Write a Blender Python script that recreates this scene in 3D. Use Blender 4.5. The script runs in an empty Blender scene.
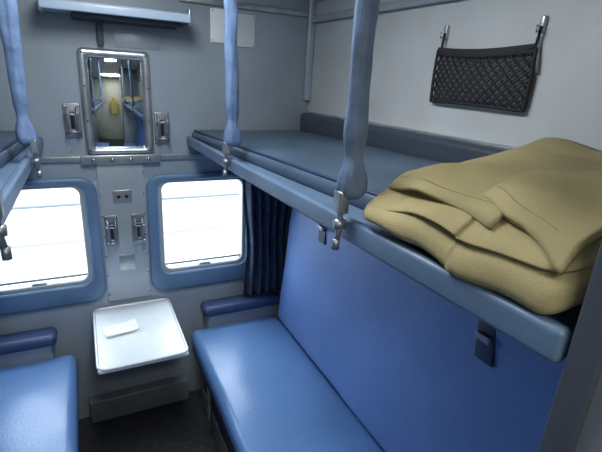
import bpy, math, random
from mathutils import Vector, Matrix, noise
import bmesh
random.seed(4)
S = bpy.context.scene
COL = S.collection

# ---------------------------------------------------------------- materials
def mat(name, col, rough=0.5, metal=0.0, var=0.06, vscale=6.0, bump=0.0, bscale=60.0, spec=0.5, coat=0.0, dark=None):
    m = bpy.data.materials.new(name); m.use_nodes = True
    nt = m.node_tree; b = nt.nodes['Principled BSDF']
    b.inputs['Roughness'].default_value = rough
    b.inputs['Metallic'].default_value = metal
    b.inputs['Specular IOR Level'].default_value = spec
    b.inputs['Coat Weight'].default_value = coat
    b.inputs['Coat Roughness'].default_value = 0.25
    tc = nt.nodes.new('ShaderNodeTexCoord')
    n = nt.nodes.new('ShaderNodeTexNoise'); n.inputs['Scale'].default_value = vscale; n.inputs['Detail'].default_value = 5
    nt.links.new(tc.outputs['Object'], n.inputs['Vector'])
    r = nt.nodes.new('ShaderNodeValToRGB')
    lo = dark if dark else [c*(1-var*2) for c in col]
    hi = [min(1, c*(1+var)) for c in col]
    r.color_ramp.elements[0].position = 0.3; r.color_ramp.elements[0].color = (*lo, 1)
    r.color_ramp.elements[1].position = 0.7; r.color_ramp.elements[1].color = (*hi, 1)
    nt.links.new(n.outputs['Fac'], r.inputs['Fac']); nt.links.new(r.outputs['Color'], b.inputs['Base Color'])
    if bump > 0:
        n2 = nt.nodes.new('ShaderNodeTexNoise'); n2.inputs['Scale'].default_value = bscale; n2.inputs['Detail'].default_value = 3
        nt.links.new(tc.outputs['Object'], n2.inputs['Vector'])
        bp = nt.nodes.new('ShaderNodeBump'); bp.inputs['Strength'].default_value = bump; bp.inputs['Distance'].default_value = 0.01
        nt.links.new(n2.outputs['Fac'], bp.inputs['Height']); nt.links.new(bp.outputs['Normal'], b.inputs['Normal'])
    return m

def emis(name, col, s):
    m = bpy.data.materials.new(name); m.use_nodes = True
    nt = m.node_tree; nt.nodes.clear()
    e = nt.nodes.new('ShaderNodeEmission'); e.inputs[0].default_value = (*col, 1); e.inputs[1].default_value = s
    o = nt.nodes.new('ShaderNodeOutputMaterial'); nt.links.new(e.outputs[0], o.inputs[0])
    return m

M_wallfar = mat('far_wall_laminate', (0.32,0.375,0.43), 0.42, var=0.07, vscale=3, bump=0.05, bscale=200)
M_wallup  = mat('upper_wall_laminate', (0.545,0.565,0.57), 0.45, var=0.05, vscale=4, bump=0.08, bscale=250)
M_metal   = mat('brushed_aluminium', (0.50,0.53,0.56), 0.32, 0.8, var=0.12, vscale=14)
M_panel   = mat('painted_metal_panel', (0.40,0.455,0.51), 0.38, 0.3, var=0.07)
M_chrome  = mat('chrome', (0.72,0.74,0.76), 0.2, 1.0, var=0.03)
M_dull    = mat('dull_zinc', (0.36,0.38,0.41), 0.4, 0.8, var=0.12, vscale=20)
M_blueframe = mat('blue_window_surround', (0.13,0.23,0.37), 0.4, var=0.10)
M_gasket  = mat('window_gasket', (0.42,0.46,0.48), 0.45, 0.2)
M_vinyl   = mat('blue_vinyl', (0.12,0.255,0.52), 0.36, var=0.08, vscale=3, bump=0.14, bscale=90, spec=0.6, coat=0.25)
M_vinylback = mat('blue_vinyl_backrest', (0.155,0.275,0.59), 0.45, var=0.08, vscale=2.5, bump=0.10, bscale=60)
M_piping  = mat('dark_blue_piping', (0.02,0.04,0.10), 0.5)
M_navy    = mat('navy_vinyl', (0.035,0.065,0.15), 0.42, bump=0.1)
M_rail    = mat('back_rail_vinyl', (0.045,0.06,0.085), 0.5, bump=0.1)
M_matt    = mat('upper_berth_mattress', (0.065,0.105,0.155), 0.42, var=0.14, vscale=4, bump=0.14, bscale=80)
M_fascia  = mat('berth_fascia', (0.115,0.18,0.28), 0.42, var=0.12, bump=0.08)
M_sleeve  = mat('strap_sleeve_vinyl', (0.14,0.22,0.38), 0.42, var=0.15, vscale=18, bump=0.35, bscale=35)
M_curtain = mat('navy_curtain_fabric', (0.06,0.09,0.15), 0.8, var=0.2, vscale=20, bump=0.3, bscale=300)
M_blanket = mat('khaki_wool', (0.385,0.32,0.165), 0.95, var=0.10, vscale=7, bump=0.2, bscale=450, spec=0.12)
M_hem     = mat('blanket_hem', (0.27,0.22,0.11), 0.95, var=0.1, bump=0.3, bscale=450, spec=0.1)
M_table   = mat('table_laminate', (0.76,0.81,0.83), 0.3, 0.0, var=0.04, vscale=5)
M_tabedge = mat('table_edge_trim', (0.66,0.70,0.73), 0.35, 0.2)
M_paper   = mat('white_paper', (0.90,0.92,0.93), 0.8, var=0.02)
M_floor   = mat('dark_vinyl_floor', (0.045,0.045,0.05), 0.45, var=0.25, vscale=40, bump=0.1)
M_base    = mat('seat_base_metal', (0.08,0.09,0.11), 0.5, 0.3)
M_kick    = mat('lower_panel_grey', (0.20,0.22,0.24), 0.45, 0.2, var=0.1)
M_jamb    = mat('door_jamb_grey', (0.22,0.24,0.245), 0.45, 0.2, var=0.07, bump=0.05)
M_black   = mat('black_rubber', (0.012,0.013,0.016), 0.6)
M_net     = mat('black_net_cord', (0.015,0.016,0.02), 0.7)
M_netback = mat('dark_pouch_cloth', (0.13,0.13,0.145), 0.9)
M_ceil    = mat('ceiling_laminate', (0.55,0.57,0.59), 0.5)
M_corr    = mat('corridor_laminate', (0.42,0.44,0.39), 0.5)
M_ground  = mat('platform_concrete', (0.128,0.124,0.120), 0.9, var=0.10, vscale=0.8)
M_groundf = mat('far_ground', (0.22,0.22,0.22), 0.9, var=0.08, vscale=0.5)
M_outwall = mat('outside_edge_paint', (0.112,0.118,0.124), 0.9, var=0.1, vscale=0.6)
M_yellow  = mat('mustard_cloth', (0.40,0.34,0.13), 0.9)
M_mirror  = mat('mirror_silver', (0.80,0.83,0.82), 0.03, 1.0, var=0.0)
M_lamp    = emis('lamp_diffuser', (0.93,0.97,1.0), 4.0)
M_acryl   = mat('frosted_shelf', (0.50,0.62,0.76), 0.2, 0.0, var=0.05)
gm = bpy.data.materials.new('window_glass'); gm.use_nodes = True
nt = gm.node_tree; nt.nodes.clear()
t = nt.nodes.new('ShaderNodeBsdfTransparent'); g = nt.nodes.new('ShaderNodeBsdfGlossy'); g.inputs['Roughness'].default_value = 0.03
mx = nt.nodes.new('ShaderNodeMixShader'); mx.inputs[0].default_value = 0.06; o = nt.nodes.new('ShaderNodeOutputMaterial')
t.inputs[0].default_value = (0.95,0.98,1,1)
nt.links.new(t.outputs[0], mx.inputs[1]); nt.links.new(g.outputs[0], mx.inputs[2]); nt.links.new(mx.outputs[0], o.inputs[0])
M_glass = gm

# ---------------------------------------------------------------- geometry helpers
def obj_from(name, verts, faces, m, smooth=True):
    me = bpy.data.meshes.new(name)
    lo = Vector([min(v[i] for v in verts) for i in range(3)]); hi = Vector([max(v[i] for v in verts) for i in range(3)])
    c = (lo+hi)/2
    me.from_pydata([tuple(Vector(v)-c) for v in verts], [], faces)
    me.materials.append(m); me.update()
    o = bpy.data.objects.new(name, me); COL.objects.link(o); o.location = c
    bm = bmesh.new(); bm.from_mesh(me); bmesh.ops.recalc_face_normals(bm, faces=bm.faces); bm.to_mesh(me); bm.free()
    if smooth:
        for p in me.polygons: p.use_smooth = True
    return o

def rb(name, x0,x1,y0,y1,z0,z1, m, r=0.005, k=3, n=(1,1,1), deform=None, smooth=True):
    mn = (min(x0,x1),min(y0,y1),min(z0,z1)); mxx = (max(x0,x1),max(y0,y1),max(z0,z1))
    r = min(r, *[(mxx[i]-mn[i])*0.499 for i in range(3)])
    ax = []
    for i in range(3):
        L = [mn[i]+r*j/k for j in range(k)]
        a, b = mn[i]+r, mxx[i]-r
        L += [a+(b-a)*j/n[i] for j in range(n[i]+1)]
        L += [mxx[i]-r+r*(j+1)/k for j in range(k)]
        ax.append(L)
    V = []; idx = {}; F = []
    def vid(i,j,l):
        key = (i,j,l)
        if key not in idx:
            p = [ax[0][i],ax[1][j],ax[2][l]]
            q = [min(max(p[a],mn[a]+r),mxx[a]-r) for a in range(3)]
            d = Vector(p)-Vector(q)
            if d.length > 1e-9:
                d = d.normalized()*r
            pp = Vector(q)+d
            if deform: pp = Vector(deform(pp))
            idx[key] = len(V); V.append(tuple(pp))
        return idx[key]
    N = [len(a) for a in ax]
    for l in (0,N[2]-1):
        for i in range(N[0]-1):
            for j in range(N[1]-1):
                F.append((vid(i,j,l),vid(i+1,j,l),vid(i+1,j+1,l),vid(i,j+1,l)))
    for j in (0,N[1]-1):
        for i in range(N[0]-1):
            for l in range(N[2]-1):
                F.append((vid(i,j,l),vid(i+1,j,l),vid(i+1,j,l+1),vid(i,j,l+1)))
    for i in (0,N[0]-1):
        for j in range(N[1]-1):
            for l in range(N[2]-1):
                F.append((vid(i,j,l),vid(i,j+1,l),vid(i,j+1,l+1),vid(i,j,l+1)))
    return obj_from(name, V, F, m, smooth)

def tube(name, pts, rad, m, seg=10, caps=True):
    pts = [Vector(p) for p in pts]; V=[];F=[]
    rads = rad if isinstance(rad,(list,tuple)) else [rad]*len(pts)
    prev=None
    for i,p in enumerate(pts):
        if i==0: d=pts[1]-p
        elif i==len(pts)-1: d=p-pts[i-1]
        else: d=pts[i+1]-pts[i-1]
        d.normalize()
        if prev is None: a = d.orthogonal().normalized()
        else: a = (prev - d*prev.dot(d)).normalized()
        prev=a; b=d.cross(a)
        for s in range(seg):
            t=2*math.pi*s/seg
            V.append(tuple(p+(a*math.cos(t)+b*math.sin(t))*rads[i]))
    for i in range(len(pts)-1):
        for s in range(seg):
            F.append((i*seg+s,i*seg+(s+1)%seg,(i+1)*seg+(s+1)%seg,(i+1)*seg+s))
    if caps:
        F.append(tuple(range(seg))); F.append(tuple((len(pts)-1)*seg+s for s in range(seg)))
    return obj_from(name,V,F,m)

def rrect(x0,x1,z0,z1,r,k=8):
    P=[]
    for (cx,cz,a0) in ((x1-r,z1-r,0),(x0+r,z1-r,90),(x0+r,z0+r,180),(x1-r,z0+r,270)):
        for j in range(k+1):
            a=math.radians(a0+90*j/k); P.append((cx+r*math.cos(a),cz+r*math.sin(a)))
    return P

def ring(name, outer, inner, y0, y1, m, ro=0.05, ri=0.04, chamf=0.008):
    O=lambda e: rrect(outer[0]+e,outer[1]-e,outer[2]+e,outer[3]-e,max(ro-e,0.003))
    I=lambda e: rrect(inner[0]-e,inner[1]+e,inner[2]-e,inner[3]+e,ri+e)
    loops=[(O(0),y1),(O(0),y0+chamf),(O(chamf*0.3),y0+chamf*0.3),(O(chamf),y0),(I(chamf),y0),(I(chamf*0.3),y0+chamf*0.3),(I(0),y0+chamf),(I(0),y1)]
    V=[];F=[]
    n=len(loops[0][0])
    for L,y in loops:
        for p in L: V.append((p[0],y,p[1]))
    for a in range(len(loops)):
        b=(a+1)%len(loops)
        for s in range(n):
            F.append((a*n+s,a*n+(s+1)%n,b*n+(s+1)%n,b*n+s))
    return obj_from(name,V,F,m)

def join(name, objs):
    with bpy.context.temp_override(active_object=objs[0], selected_editable_objects=objs, selected_objects=objs):
        bpy.ops.object.join()
    objs[0].name=name; objs[0].data.name=name
    return objs[0]

def group(name, objs, loc=None):
    if loc is None:
        loc = sum((o.location for o in objs), Vector())/len(objs)
    e = bpy.data.objects.new(name, None); e.empty_display_size=0.05; COL.objects.link(e); e.location = loc
    for o in objs:
        o.parent = e; o.matrix_parent_inverse = Matrix.Translation(-Vector(loc))
    return e

YW=2.10; XR=1.067; XL=-0.787; ZC=2.30; YB=-1.0
# ---------------------------------------------------------------- shell
rb('floor', XL-0.06,XR+0.06,YB-0.06,YW+0.06,-0.06,0,M_floor,0.002,1)
rb('ceiling', XL-0.06,XR+0.06,YB-0.06,YW+0.06,ZC,ZC+0.06,M_ceil,0.002,1)
ox = [(-0.475,-0.015),(0.285,0.745)]; oz=(0.755,1.262)
parts=[rb('a',XL-0.06,XR+0.06,YW,YW+0.06,oz[1],ZC,M_wallfar,0.001,1),
       rb('b',XL-0.06,XR+0.06,YW,YW+0.06,0,oz[0],M_wallfar,0.001,1),
       rb('c',XL-0.06,ox[0][0],YW,YW+0.06,oz[0],oz[1],M_wallfar,0.001,1),
       rb('d',ox[0][1],ox[1][0],YW,YW+0.06,oz[0],oz[1],M_wallfar,0.001,1),
       rb('e',ox[1][1],XR+0.06,YW,YW+0.06,oz[0],oz[1],M_wallfar,0.001,1)]
join('wall_far',parts)
rb('wall_right',XR,XR+0.06,YB,YW,0,ZC,M_wallup,0.001,1)
rb('wall_left',XL-0.06,XL,YB,YW,0,ZC,M_wallfar,0.001,1)
rb('wall_back',XL-0.06,XR+0.06,YB-0.06,YB,0,ZC,M_corr,0.001,1)
pw=rb('jamb_body',0.442,XR,0.03,0.215,0,ZC,M_jamb,0.006,2)
edge=rb('edge_trim',0.434,0.446,0.19,0.222,0,ZC,M_base,0.003,2)
edge2=rb('near_trim',0.434,0.446,0.02,0.05,0,ZC,M_metal,0.003,2)
group('door_1',[pw,edge,edge2],(0.6,0.12,0))

rb('trim_1',XR-0.022,XR,0.216,YW,2.005,2.035,M_panel,0.004,2)
rb('trim_2',XR-0.018,XR,0.216,YW,2.10,2.13,M_metal,0.004,2)
rb('trim_3',XR-0.035,XR,YW-0.03,YW,1.64,2.30,M_panel,0.008,2)
rb('trim_4',XL,XR,YW-0.012,YW,1.352,1.378,M_metal,0.004,2)
rb('trim_5',0.42,XR-0.036,YW-0.015,YW,2.03,2.055,M_metal,0.004,2)
pp=[rb('panel',0.036,0.234,YW-0.010,YW,0.66,1.350,M_panel,0.004,2)]
for zz in [0.70,0.80,0.90,1.0,1.1,1.2,1.3]:
    for xx in (0.044,0.226):
        pp.append(tube('rivet',[(xx,YW-0.014,zz),(xx,YW-0.009,zz)],0.004,M_chrome,8))
group('service_panel',pp,(0.135,YW-0.01,1.0))
rb('baseboard_far',-0.10,0.40,YW-0.06,YW,0,0.13,M_kick,0.008,2)
rv=[]
for xx in [0.36+0.07*j for j in range(9)]:
    rv.append(tube('r',[(xx,YW-0.004,1.40),(xx,YW-0.0005,1.40)],0.0035,M_metal,8))
for xx in [-0.40+0.07*j for j in range(6)]:
    rv.append(tube('r',[(xx,YW-0.004,1.40),(xx,YW-0.0005,1.40)],0.0035,M_metal,8))
join('wall_rivets',rv)

# ---------------------------------------------------------------- windows
def window(i,cx):
    w=0.2075
    gl=(cx-w,cx+w,0.785,1.245)
    parts=[ring('surround',(cx-w-0.066,cx+w+0.066,0.675,1.285),(gl[0]-0.012,gl[1]+0.012,gl[2]-0.012,gl[3]+0.008),YW-0.018,YW+0.012,M_blueframe,0.07,0.045,0.012),
           ring('inner_frame',(gl[0]-0.018,gl[1]+0.018,gl[2]-0.018,gl[3]+0.016),(gl[0]+0.006,gl[1]-0.006,gl[2]+0.006,gl[3]-0.006),YW-0.004,YW+0.045,M_gasket,0.045,0.035,0.005),
           rb('glass',gl[0],gl[1],YW+0.030,YW+0.034,gl[2],gl[3],M_glass,0.001,1),
           rb('sash_bar',gl[0]+0.004,gl[1]-0.004,YW+0.012,YW+0.028,gl[2]+0.022,gl[2]+0.034,M_gasket,0.003,2),
           rb('latch',cx-0.03,cx+0.03,YW+0.000,YW+0.02,gl[2]+0.004,gl[2]+0.018,M_chrome,0.004,2)]
    group('window_%d'%i,parts,(cx,YW,1.0))
window(1,-0.243); window(2,0.513)

# ---------------------------------------------------------------- mirror
mp=[ring('frame',(0.006,0.284,1.386,1.818),(0.040,0.250,1.414,1.782),YW-0.028,YW-0.001,M_metal,0.022,0.010,0.012),
    rb('glass',0.038,0.252,YW-0.010,YW-0.006,1.410,1.786,M_mirror,0.001,1)]
for xx in (0.022,0.268):
    for zz in (1.405,1.53,1.67,1.80):
        mp.append(tube('screw',[(xx,YW-0.031,zz),(xx,YW-0.026,zz)],0.004,M_base,8))
group('wall_mirror',mp,(0.145,YW-0.01,1.6))
def holder(cx,cz,h=0.12,w=0.05,yo=0.0,name='tumbler_holder'):
    Y=YW-yo
    P=[rb('plate',cx-w/2,cx+w/2,Y-0.013,Y,cz-h/2,cz+h/2,M_dull,0.004,2)]
    for dx in (-w*0.28,w*0.28):
        P.append(tube('rod',[(cx+dx,Y-0.012,cz+h*0.38),(cx+dx,Y-0.035,cz+h*0.38),(cx+dx,Y-0.035,cz-h*0.38),(cx+dx,Y-0.012,cz-h*0.38)],0.0045,M_dull,8))
    P.append(rb('slot',cx-w*0.12,cx+w*0.12,Y-0.016,Y-0.012,cz-h*0.25,cz+h*0.25,M_black,0.002,2))
    pts=[(cx+math.cos(a)*w*0.42,Y-0.040+math.sin(a)*w*0.38,cz-h*0.30) for a in [2*math.pi*j/16 for j in range(17)]]
    P.append(tube('loop',pts,0.0035,M_dull,8))
    pts=[(p[0],p[1],p[2]+h*0.5) for p in pts]
    P.append(tube('loop_upper',pts,0.0035,M_dull,8))
    for sx in (-1,1):
        P.append(tube('screw',[(cx+sx*w*0.38,Y-0.016,cz+h*0.42),(cx+sx*w*0.38,Y-0.010,cz+h*0.42)],0.004,M_chrome,8))
    group(name,P,(cx,Y-0.02,cz))
holder(-0.035,1.53,0.14,0.065)
holder(0.325,1.50,0.14,0.065)
holder(0.077,1.03,0.15,0.055,0.010)
holder(0.193,1.03,0.15,0.055,0.010)
sp=[rb('ledge',-0.02,0.31,YW-0.03,YW-0.0125,1.345,1.384,M_metal,0.005,2)]
for j in range(4):
    sp.append(tube('knob',[(0.03+j*0.075,YW-0.042,1.365),(0.03+j*0.075,YW-0.029,1.365)],0.008,M_chrome,10))
group('switch_ledge',sp,(0.14,YW-0.02,1.365))
sk=[rb('plate',0.095,0.175,YW-0.016,YW-0.0105,1.16,1.22,M_metal,0.004,2),
    tube('keyhole',[(0.118,YW-0.019,1.19),(0.118,YW-0.015,1.19)],0.008,M_black,10),
    tube('keyhole_b',[(0.152,YW-0.019,1.19),(0.152,YW-0.015,1.19)],0.008,M_black,10)]
group('socket_plate',sk,(0.135,YW-0.012,1.19))
rb('vent_plate',0.10,0.17,YW-0.013,YW-0.0101,0.82,0.90,M_metal,0.003,2)

# top shelf
sh=[]
zs=1.945
for j in range(5):
    y=YW-0.02-j*0.034
    sh.append(tube('rail_%d'%j,[(-0.09,y,zs+0.015),(0.42,y,zs+0.015)],0.011,M_acryl,12))
sh.append(rb('front_lip',-0.10,0.43,YW-0.182,YW-0.168,zs-0.012,zs+0.020,M_acryl,0.006,3))
sh.append(rb('plate',-0.095,0.425,YW-0.168,YW-0.002,zs-0.008,zs,M_acryl,0.003,2))
for x in (-0.097,0.427):
    sh.append(rb('end',x-0.006,x+0.006,YW-0.175,YW-0.001,zs-0.02,zs+0.04,M_metal,0.004,2))
sh.append(rb('bracket_a',0.0,0.40,YW-0.13,YW-0.105,zs-0.026,zs-0.010,M_base,0.003,2))
sh.append(rb('bracket_b',0.0,0.40,YW-0.025,YW-0.002,zs-0.030,zs-0.010,M_base,0.003,2))
sh.append(rb('bracket_post',0.085,0.11,YW-0.025,YW-0.001,1.83,zs-0.02,M_base,0.005,2))
group('toiletry_shelf',sh,(0.165,YW-0.08,zs))
for (a,b,c,d,mm) in ((0.553,0.63,1.88,2.02,M_paper),(0.655,0.765,1.87,2.01,M_tabedge)):
    pl=[rb('plate',a,b,YW-0.006,YW-0.0005,c,d,mm,0.003,2)]
    for xx in (a+0.01,b-0.01):
        for zz in (c+0.01,d-0.01):
            pl.append(tube('screw',[(xx,YW-0.009,zz),(xx,YW-0.005,zz)],0.003,M_chrome,8))
    group('notice_plate',pl,((a+b)/2,YW-0.003,(c+d)/2))
rb('paper_notice',0.15,0.335,YW-0.004,YW-0.0005,1.830,1.895,M_panel,0.001,1)

# ---------------------------------------------------------------- folding table
tp=[]
tp.append(rb('top',-0.036,0.315,1.582,YW-0.013,0.615,0.636,M_table,0.009,3))
def loop_bar(x0,x1,y0,y1,r,z,rad,m):
    P=rrect(x0,x1,y0,y1,r,6); P.append(P[0])
    return tube('rim',[(p[0],p[1],z) for p in P],rad,m,8,False)
tp.append(loop_bar(-0.034,0.313,1.585,YW-0.02,0.03,0.634,0.0065,M_tabedge))
tp.append(rb('hinge',-0.02,0.30,YW-0.03,YW-0.0105,0.585,0.614,M_metal,0.004,2))
for x in (0.0,0.28):
    tp.append(tube('strut',[(x,YW-0.015,0.36),(x,1.70,0.612)],0.009,M_metal,8))
tp.append(rb('under_tray',0.01,0.27,1.70,YW-0.02,0.585,0.614,M_base,0.006,2))
group('folding_table',tp,(0.14,1.84,0.6))
def fold(p):
    x,y,z=p
    c,s=math.cos(0.12),math.sin(0.12)
    X,Y=x-0.07,y-1.855
    return (0.07+c*X-s*Y,1.855+s*X+c*Y,z+0.006*noise.noise(Vector((x*20,y*20,0)))+ (0.012*max(0,(X-0.04)/0.04)))
rb('paper_napkin',0.0,0.14,1.81,1.90,0.6405,0.6450,M_paper,0.001,1,(12,8,1),fold)

# ---------------------------------------------------------------- benches
def bench(mir=False):
    X=(lambda x: x) if not mir else (lambda x: 0.28-x)
    y0,y1=0.235,1.99
    sg=-1 if mir else 1
    def puff(p):
        x,y,z=p
        if z>0.45:
            u=(x-X(0.645))/0.245; v=(y-1.11)/0.90
            z+=0.012*max(0,1-u**4)*max(0,1-v**8)
            z+=0.004*noise.noise(Vector((x*7,y*5,1)))
        return (x,y,z)
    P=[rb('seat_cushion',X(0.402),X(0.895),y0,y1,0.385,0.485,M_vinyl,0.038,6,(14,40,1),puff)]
    P.append(tube('piping',[(X(0.401+0.006),y,0.452) for y in [y0+0.04+(y1-y0-0.08)*j/20 for j in range(21)]],0.004,M_piping,8))
    P.append(rb('seat_pan',X(0.412),X(0.92),y0,y1,0.352,0.386,M_base,0.006,2))
    P.append(rb('base_box',X(0.47),X(0.92),y0,y1,0.0,0.352,M_base,0.006,2))
    P.append(rb('kick_trim',X(0.458),X(0.47),y0,y1,0.0,0.10,M_metal,0.003,2))
    for yy in (0.7,1.2,1.75):
        P.append(tube('leg_pipe',[(X(0.44),yy,0.0),(X(0.44),yy,0.352)],0.012,M_metal,10))
    def lean(p):
        x,y,z=p
        t=(z-0.47)/0.9
        off=0.075*t
        u=(z-0.92)/0.45; v=(y-1.08)/0.86
        b=-0.014*max(0,1-u**4)*max(0,1-v**8) if abs(x-X(0.868))<0.03 else 0
        b+=0.004*noise.noise(Vector((2,y*4,z*4)))
        return (x+(off+b)*sg,y,z)
    P.append(rb('backrest',X(0.870),X(0.95),y0,1.95,0.478,1.395,M_vinylback,0.03,5,(1,30,24),lean))
    P.append(rb('armrest_base',X(0.50),X(0.93),1.995,YW-0.019,0.30,0.535,M_panel,0.008,2))
    P.append(rb('armrest',X(0.475),X(0.92),1.965,YW-0.02,0.540,0.595,M_navy,0.026,5,(10,3,1)))
    for yy in (1.57,0.665):
        P.append(rb('strap_tab',X(0.896),X(0.906),yy-0.03,yy+0.03,1.07,1.32,M_piping,0.004,2,(1,1,6),lambda p:(p[0]+(0.045*(p[2]-1.07)/0.25)*sg,p[1]+0.25*(p[2]-1.12),p[2])))
        P.append(rb('strap_buckle',X(0.892),X(0.905),yy-0.022,yy+0.026,1.125,1.145,M_dull,0.003,2))
    group('bench_seat',P,(X(0.65),1.1,0))
bench(False); bench(True)

# ---------------------------------------------------------------- upper berths (slightly raised toward the aisle end)
TS=0.032
def tz(y): return TS*(YW-y)
def berth(mir=False):
    X=(lambda x: x) if not mir else (lambda x: 0.28-x)
    s=-1 if mir else 1
    y0=0.228; y1=YW-0.02
    T=lambda p:(p[0],p[1],p[2]+tz(p[1]))
    def puff(p):
        x,y,z=p
        if z>1.465:
            u=(x-X(0.75))/0.30; v=(y-1.15)/0.93
            z+=0.012*max(0,1-u**4)*max(0,1-v**8)+0.005*noise.noise(Vector((x*6,y*4,3)))
        f=max(0,min(1,(1.0-(x if not mir else 0.28-x))/0.55))
        x+=s*f*(y1-y)*0.055
        return (x,y,z+tz(y))
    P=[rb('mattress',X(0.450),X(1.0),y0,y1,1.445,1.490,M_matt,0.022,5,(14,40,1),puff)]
    P.append(rb('fascia',X(0.430),X(0.452),y0,y1,1.420,1.464,M_fascia,0.009,4,(1,30,1),T))
    P.append(rb('pan',X(0.45),X(1.04),y0,y1,1.424,1.450,M_fascia,0.004,2,(1,4,1),T))
    P.append(tube('piping',[(X(0.462+(y1-y)*0.055),y,1.491+tz(y)) for y in [y0+0.03+(y1-y0-0.06)*j/20 for j in range(21)]],0.005,M_piping,8))
    P.append(rb('back_rail',X(1.005),X(1.062),y0,y1-0.012,1.445,1.580,M_rail,0.018,4,(1,20,1),lambda p:(p[0],p[1],p[2]+0.5*tz(p[1]))))
    P.append(rb('back_rail_highlight',X(1.035),X(1.064),y0,y1-0.012,1.578,1.589,M_metal,0.004,2,(1,4,1),lambda p:(p[0],p[1],p[2]+0.5*tz(p[1]))))  # pale metal strip modelled in place of the highlight along the rail top
    group('sleeper_berth',P,(X(0.75),1.15,1.44))
berth(False); berth(True)

def strap(x,y,seed,s=1,mm=None):
    V=[];F=[];seg=28;n=70
    zbot=1.505+tz(y); ztop=ZC-0.002
    for i in range(n+1):
        t=i/n; z=zbot+(ztop-zbot)*t
        base=0.0200+0.002*math.sin(t*9+seed)+0.006*math.exp(-((t-0.03)/0.05)**2)-0.006*math.exp(-((t-0.10)/0.03)**2)
        if i==0: base*=0.7
        for j in range(seg):
            a=2*math.pi*j/seg
            w=0.20*noise.noise(Vector((math.cos(a)*1.5,math.sin(a)*1.5,t*9+seed*9)))+0.14*noise.noise(Vector((math.cos(a)*3+5,math.sin(a)*3,t*5+seed)))+0.07*math.cos(3*a+t*4)
            r=base*(1+w)
            cx=x+0.003*math.sin(t*7+seed)
            V.append((cx+r*math.cos(a)*1.05,y+r*math.sin(a)*0.85,z))
    for i in range(n):
        for j in range(seg):
            F.append((i*seg+j,i*seg+(j+1)%seg,(i+1)*seg+(j+1)%seg,(i+1)*seg+j))
    F.append(tuple(range(seg))); F.append(tuple(n*seg+j for j in range(seg)))
    P=[obj_from('sleeve',V,F,mm or M_sleeve)]
    xo=x-0.016*s; d=tz(y)
    P.append(tube('rod',[(x,y,1.55+d),(xo,y,1.495+d),(xo,y,1.44+d),(xo-0.004*s,y,1.415+d)],0.006,M_dull,10))
    P.append(rb('clamp_plate',xo-0.010,xo+0.010,y-0.014,y+0.014,1.478+d,1.520+d,M_dull,0.004,3))
    P.append(tube('ring_knob',[(xo-0.010,y,1.455+d),(xo+0.010,y,1.455+d)],0.010,M_dull,12))
    P.append(tube('end_nut',[(xo-0.004*s,y,1.426+d),(xo-0.004*s,y,1.405+d)],0.008,M_dull,6))
    group('berth_support_strap',P,(x,y,1.45))
strap(0.432,1.39,1); strap(0.432,0.660,2,mm=mat('faded_strap_sleeve_vinyl',(0.14,0.195,0.31),0.42,var=0.15,vscale=18,bump=0.35,bscale=35))
strap(-0.150,1.50,3,s=-1); strap(-0.152,0.80,4,s=-1)

# ---------------------------------------------------------------- curtains
def curtain(x0,x1,seed):
    V=[];F=[];nx=90;nz=30
    for j in range(nz+1):
        t=j/nz; z=1.40-t*0.80
        pinch=1-0.18*math.exp(-((t-0.62)/0.25)**2)
        for i in range(nx+1):
            u=i/nx
            x=(x0+x1)/2+(u-0.5)*(x1-x0)*pinch
            y=YW-0.065+0.024*math.sin(u*34+0.8*math.sin(t*3+seed))+0.012*noise.noise(Vector((u*5,t*3,seed)))
            V.append((x,y,z))
    for j in range(nz):
        for i in range(nx):
            a=j*(nx+1)+i; F.append((a,a+1,a+nx+2,a+nx+1))
    o=obj_from('cloth',V,F,M_curtain)
    md=o.modifiers.new('sol','SOLIDIFY'); md.thickness=0.002
    r=tube('rod',[(x0-0.02,YW-0.065,1.395),(x1+0.02,YW-0.065,1.395)],0.006,M_chrome,8)
    group('window_curtain',[o,r],((x0+x1)/2,YW-0.06,1.0))
curtain(0.700,0.965,1.0); curtain(-0.685,-0.425,2.0)

# ---------------------------------------------------------------- mesh pouch on the right wall
P=[]
ya,yb,za,zb=0.815,1.170,1.705,1.862
ny=14;nz=8
def pt(u,v,off=0):
    y=ya+(yb-ya)*u
    sag=-0.012*math.sin(math.pi*u)
    z=zb+sag*0.7-(zb-za+sag)*v
    bul=0.012+0.022*math.sin(math.pi*min(1,v*0.8+0.1))*max(0,math.sin(math.pi*u))**0.6
    return (XR-bul-off,y+0.006*math.sin(v*3)*(u-0.5),z)
V=[];F=[]
for j in range(nz+1):
    for i in range(ny+1):
        V.append(pt(i/ny,j/nz,-0.007))
for j in range(nz):
    for i in range(ny):
        a=j*(ny+1)+i; F.append((a,a+1,a+ny+2,a+ny+1))
P.append(obj_from('cloth_liner',V,F,M_netback))
cords=[]
N=13; Mz=6
for i in range(-Mz,N+1):
    for sg in (1,-1):
        pts=[]
        for j in range(0,Mz*2+1):
            v=j/(Mz*2); u=(i+ (v*Mz))/N if sg==1 else (i+Mz-(v*Mz))/N
            if 0<=u<=1: pts.append(pt(u,v,0.003))
        if len(pts)>1: cords.append(tube('c',pts,0.0026,M_net,5))
P.append(join('net_cords',cords))
bord=[pt(i/20,0,0.003) for i in range(21)]+[pt(1,j/8,0.003) for j in range(1,9)]+[pt(1-i/20,1,0.003) for i in range(1,21)]+[pt(0,1-j/8,0.003) for j in range(1,9)]
P.append(tube('border',bord,0.005,M_net,8))
P.append(rb('top_band',XR-0.016,XR-0.006,ya,yb,zb-0.014,zb+0.010,M_net,0.003,2,(1,16,1),lambda p:(p[0]-0.003-0.012*max(0,math.sin(math.pi*(p[1]-ya)/(yb-ya))),p[1],p[2]-0.010*math.sin(math.pi*(p[1]-ya)/(yb-ya)))))
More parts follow.
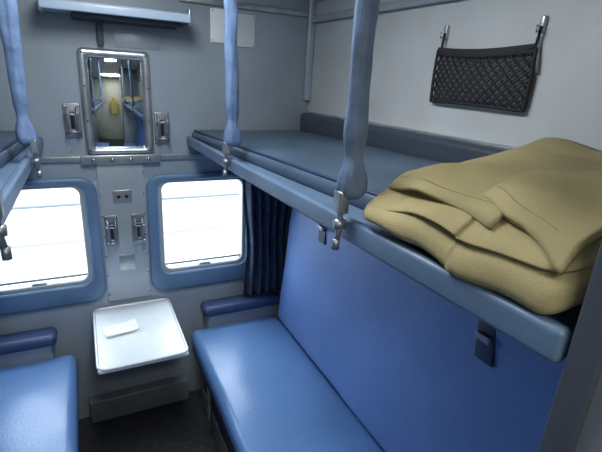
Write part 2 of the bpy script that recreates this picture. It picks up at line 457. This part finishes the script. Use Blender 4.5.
for yy in (ya+0.004,yb-0.012):
    P.append(tube('tie',[(XR-0.014,yy,zb),(XR-0.012,yy-0.004,zb+0.05)],0.004,M_net,8))
    P.append(rb('hook',XR-0.012,XR,yy-0.009,yy+0.005,zb+0.035,zb+0.075,M_metal,0.004,2))
    P.append(tube('hook_tip',[(XR-0.012,yy-0.002,zb+0.04),(XR-0.024,yy-0.002,zb+0.035),(XR-0.024,yy-0.002,zb+0.052)],0.003,M_chrome,8))
P.append(tube('side_rod',[(XR-0.010,ya-0.012,zb-0.06),(XR-0.010,ya+0.004,zb+0.03)],0.004,M_metal,8))
group('mesh_pouch',P,(XR-0.02,0.99,1.78))

# ---------------------------------------------------------------- blanket
ZB=1.530
def sm(a,b,x):
    t=max(0,min(1,(x-a)/(b-a))); return t*t*(3-2*t)
def H(x,y):
    """top surface of the folded blanket"""
    u=(x-0.45)/0.57
    h=1.614+0.036*u
    h+=0.010*math.sin(3.0*u+1.0+4*y)+0.016*noise.noise(Vector((x*4,y*4,2)))+0.007*noise.noise(Vector((x*11,y*9,4)))
    h+=0.014*math.exp(-((x-0.62+(y-0.4)*0.6)/0.05)**2)
    h-=0.034*sm(0.54,0.42,x)
    h-=0.022*sm(0.50,0.64,y-0.12*u)
    return h
def bl(lo,hi,seed,bulge,low):
    def f(p):
        x,y,z=p
        t=max(0,min(1,(z-1.515)/0.085))
        u=(x-0.45)/0.57
        yy=0.238+(y-0.238)*(1+0.26*max(0,u))
        zz=ZB+(H(x,yy)-ZB)*(lo+(hi-lo)*t)
        fr=sm(0.60,0.46,x)
        # soft sagging wrinkles along the front
        wv=0.5+0.5*math.sin(yy*21+seed+6*(x-0.45)+3*noise.noise(Vector((yy*5,0,seed))))
        zz+=fr*(0.016*noise.noise(Vector((yy*8,seed,0)))-0.010*wv*(1-t))*(1 if low else 0.6)
        if low: zz-=sm(0.475,0.435,x)*(1-t)*0.020*(1-sm(0.50,0.60,yy))
        xx=x-fr*(bulge*math.sin(math.pi*min(1,t+0.15))+0.014*noise.noise(Vector((yy*8,z*9,seed)))+0.006*wv)
        if yy>0.4: yy+=0.012*noise.noise(Vector((x*6,3,z*8+seed)))-0.010*fr
        return (xx,min(yy,0.632+0.25*max(0,x-0.46)*1.6),zz)
    return f
B=[]
B.append(rb('fold_bottom',0.440,0.99,0.238,0.632,1.515,1.600,M_blanket,0.034,8,(34,34,10),bl(0.0,0.84,1,0.012,True)))
B.append(rb('fold_top',0.450,0.995,0.240,0.622,1.515,1.600,M_blanket,0.034,8,(34,34,8),bl(0.60,1.0,13,0.010,False)))
def flap(name,P4,th,m,n=34,drop=1.4,hems=(0.05,)):
    a,b,c,d=[Vector(p) for p in P4]
    def q(u,v,off=0.0):
        p=(a*(1-u)+b*u)*(1-v)+(d*(1-u)+c*u)*v
        z=H(p[0],p[1])+0.005+off+0.004*noise.noise(Vector((p[0]*9,p[1]*9,9)))
        if p[0]<0.462: z-= (0.462-p[0])*drop
        e=0.006*math.sin(u*9+1)*(1-v)
        return (p[0]+e,p[1],z)
    V=[];F=[]
    for j in range(n+1):
        for i in range(n+1): V.append(q(i/n,j/n))
    for j in range(n):
        for i in range(n):
            k=j*(n+1)+i; F.append((k,k+1,k+n+2,k+n+1))
    o=obj_from(name,V,F,m); md=o.modifiers.new('s','SOLIDIFY'); md.thickness=th; md.offset=1
    out=[o]
    for vv in hems:
        out.append(tube('hem_stitch',[q(0.02+0.96*i/30,vv,th+0.0004) for i in range(31)],0.0011,M_hem,6))
    return out
B+=flap('flap',((0.470,0.600),(0.456,0.36),(0.90,0.25),(0.97,0.67)),0.006,M_blanket,hems=(0.045,))
B+=flap('flap_corner',((0.490,0.415),(0.440,0.250),(0.58,0.245),(0.80,0.44)),0.009,M_blanket,drop=0.8,hems=(0.07,))
group('blanket',B,(0.72,0.45,1.54))

# ---------------------------------------------------------------- jacket added in the corridor to give the mirror its yellow reflection
def jacket(cx,zt):
    def f(p):
        x,y,z=p
        t=(zt-z)/0.6
        w=0.75+0.35*t
        if t<0.12: w*=0.45+0.55*t/0.12
        return (cx+(x-cx)*w, y+0.02*math.sin((x-cx)*40)*t+0.01*noise.noise(Vector((x*8,0,z*8))), z)
    P=[rb('body',cx-0.17,cx+0.17,YB+0.03,YB+0.10,zt-0.6,zt,M_yellow,0.03,4,(16,1,14),f)]
    for s in (-1,1):
        P.append(tube('sleeve',[(cx+s*0.11,YB+0.07,zt-0.06),(cx+s*0.19,YB+0.075,zt-0.2),(cx+s*0.215,YB+0.08,zt-0.38),(cx+s*0.22,YB+0.085,zt-0.53)],[0.045,0.05,0.042,0.036],M_yellow,14))
    P.append(tube('hook',[(cx,YB+0.001,zt+0.03),(cx,YB+0.05,zt+0.02),(cx,YB+0.055,zt-0.01)],0.006,M_chrome,8))
    group('added_mirror_jacket',P,(cx,YB+0.05,zt-0.3))
jacket(0.16,1.62)

# ---------------------------------------------------------------- ceiling lamp & lights
lp=[rb('diffuser',0.0,0.28,0.75,1.45,ZC-0.028,ZC-0.004,M_lamp,0.008,2)]
for (a,b,c,d) in ((-0.02,0.0,0.73,1.47),(0.28,0.30,0.73,1.47),(0,0.28,0.73,0.75),(0,0.28,1.45,1.47)):
    lp.append(rb('bezel',a,b,c,d,ZC-0.035,ZC,M_metal,0.003,2))
group('ceiling_lamp',lp,(0.14,1.1,ZC-0.02))
def area(name,loc,rot,sx,sy,e,col):
    l=bpy.data.lights.new(name,'AREA'); l.shape='RECTANGLE'; l.size=sx; l.size_y=sy; l.energy=e; l.color=col
    o=bpy.data.objects.new(name,l); COL.objects.link(o); o.location=loc; o.rotation_euler=rot; return o
area('cabin_light',(0.14,1.1,ZC-0.045),(0,0,0),0.28,0.7,12.5,(0.90,0.96,1.0))
area('corridor_light',(0.14,-0.45,ZC-0.03),(0,0,0),0.9,0.25,13,(0.98,0.99,0.96))
for cx in (-0.243,0.513):
    o=area('window_portal',(cx,YW+0.07,1.015),(math.radians(-90),0,0),0.46,0.50,1,(1,1,1))
    o.data.cycles.is_portal=True

# exterior: platform surface, its edge and the ground beyond
rb('ground',-30,30,YW+0.3,60,-1.2,-1.0,M_groundf,0.01,1)
rb('station_platform',-20,20,YW+0.9,7.3,-1.0,-0.93,M_ground,0.01,1)
rb('platform_edge_stripe',-20,20,7.30,7.75,-1.0,-0.92,M_outwall,0.01,1)
rb('concrete_kerb',-20,20,9.6,10.0,-1.0,-0.95,M_outwall,0.01,1)

w=bpy.data.worlds.new('World'); S.world=w; w.use_nodes=True
bg=w.node_tree.nodes['Background']; bg.inputs[0].default_value=(0.84,0.92,1.0,1); bg.inputs[1].default_value=11.5

# ---------------------------------------------------------------- camera
cd=bpy.data.cameras.new('Camera'); cam=bpy.data.objects.new('Camera',cd); COL.objects.link(cam)
cd.sensor_width=36; cd.lens=436/602*36; cd.clip_start=0.02
R=Matrix(((0.898,0.093,-0.429),(-0.435,0.317,-0.843),(0.0575,0.944,0.3255)))
cam.matrix_world=Matrix.Translation((0,0,1.76))@R.to_4x4()
S.camera=cam
S.view_settings.view_transform='Standard'
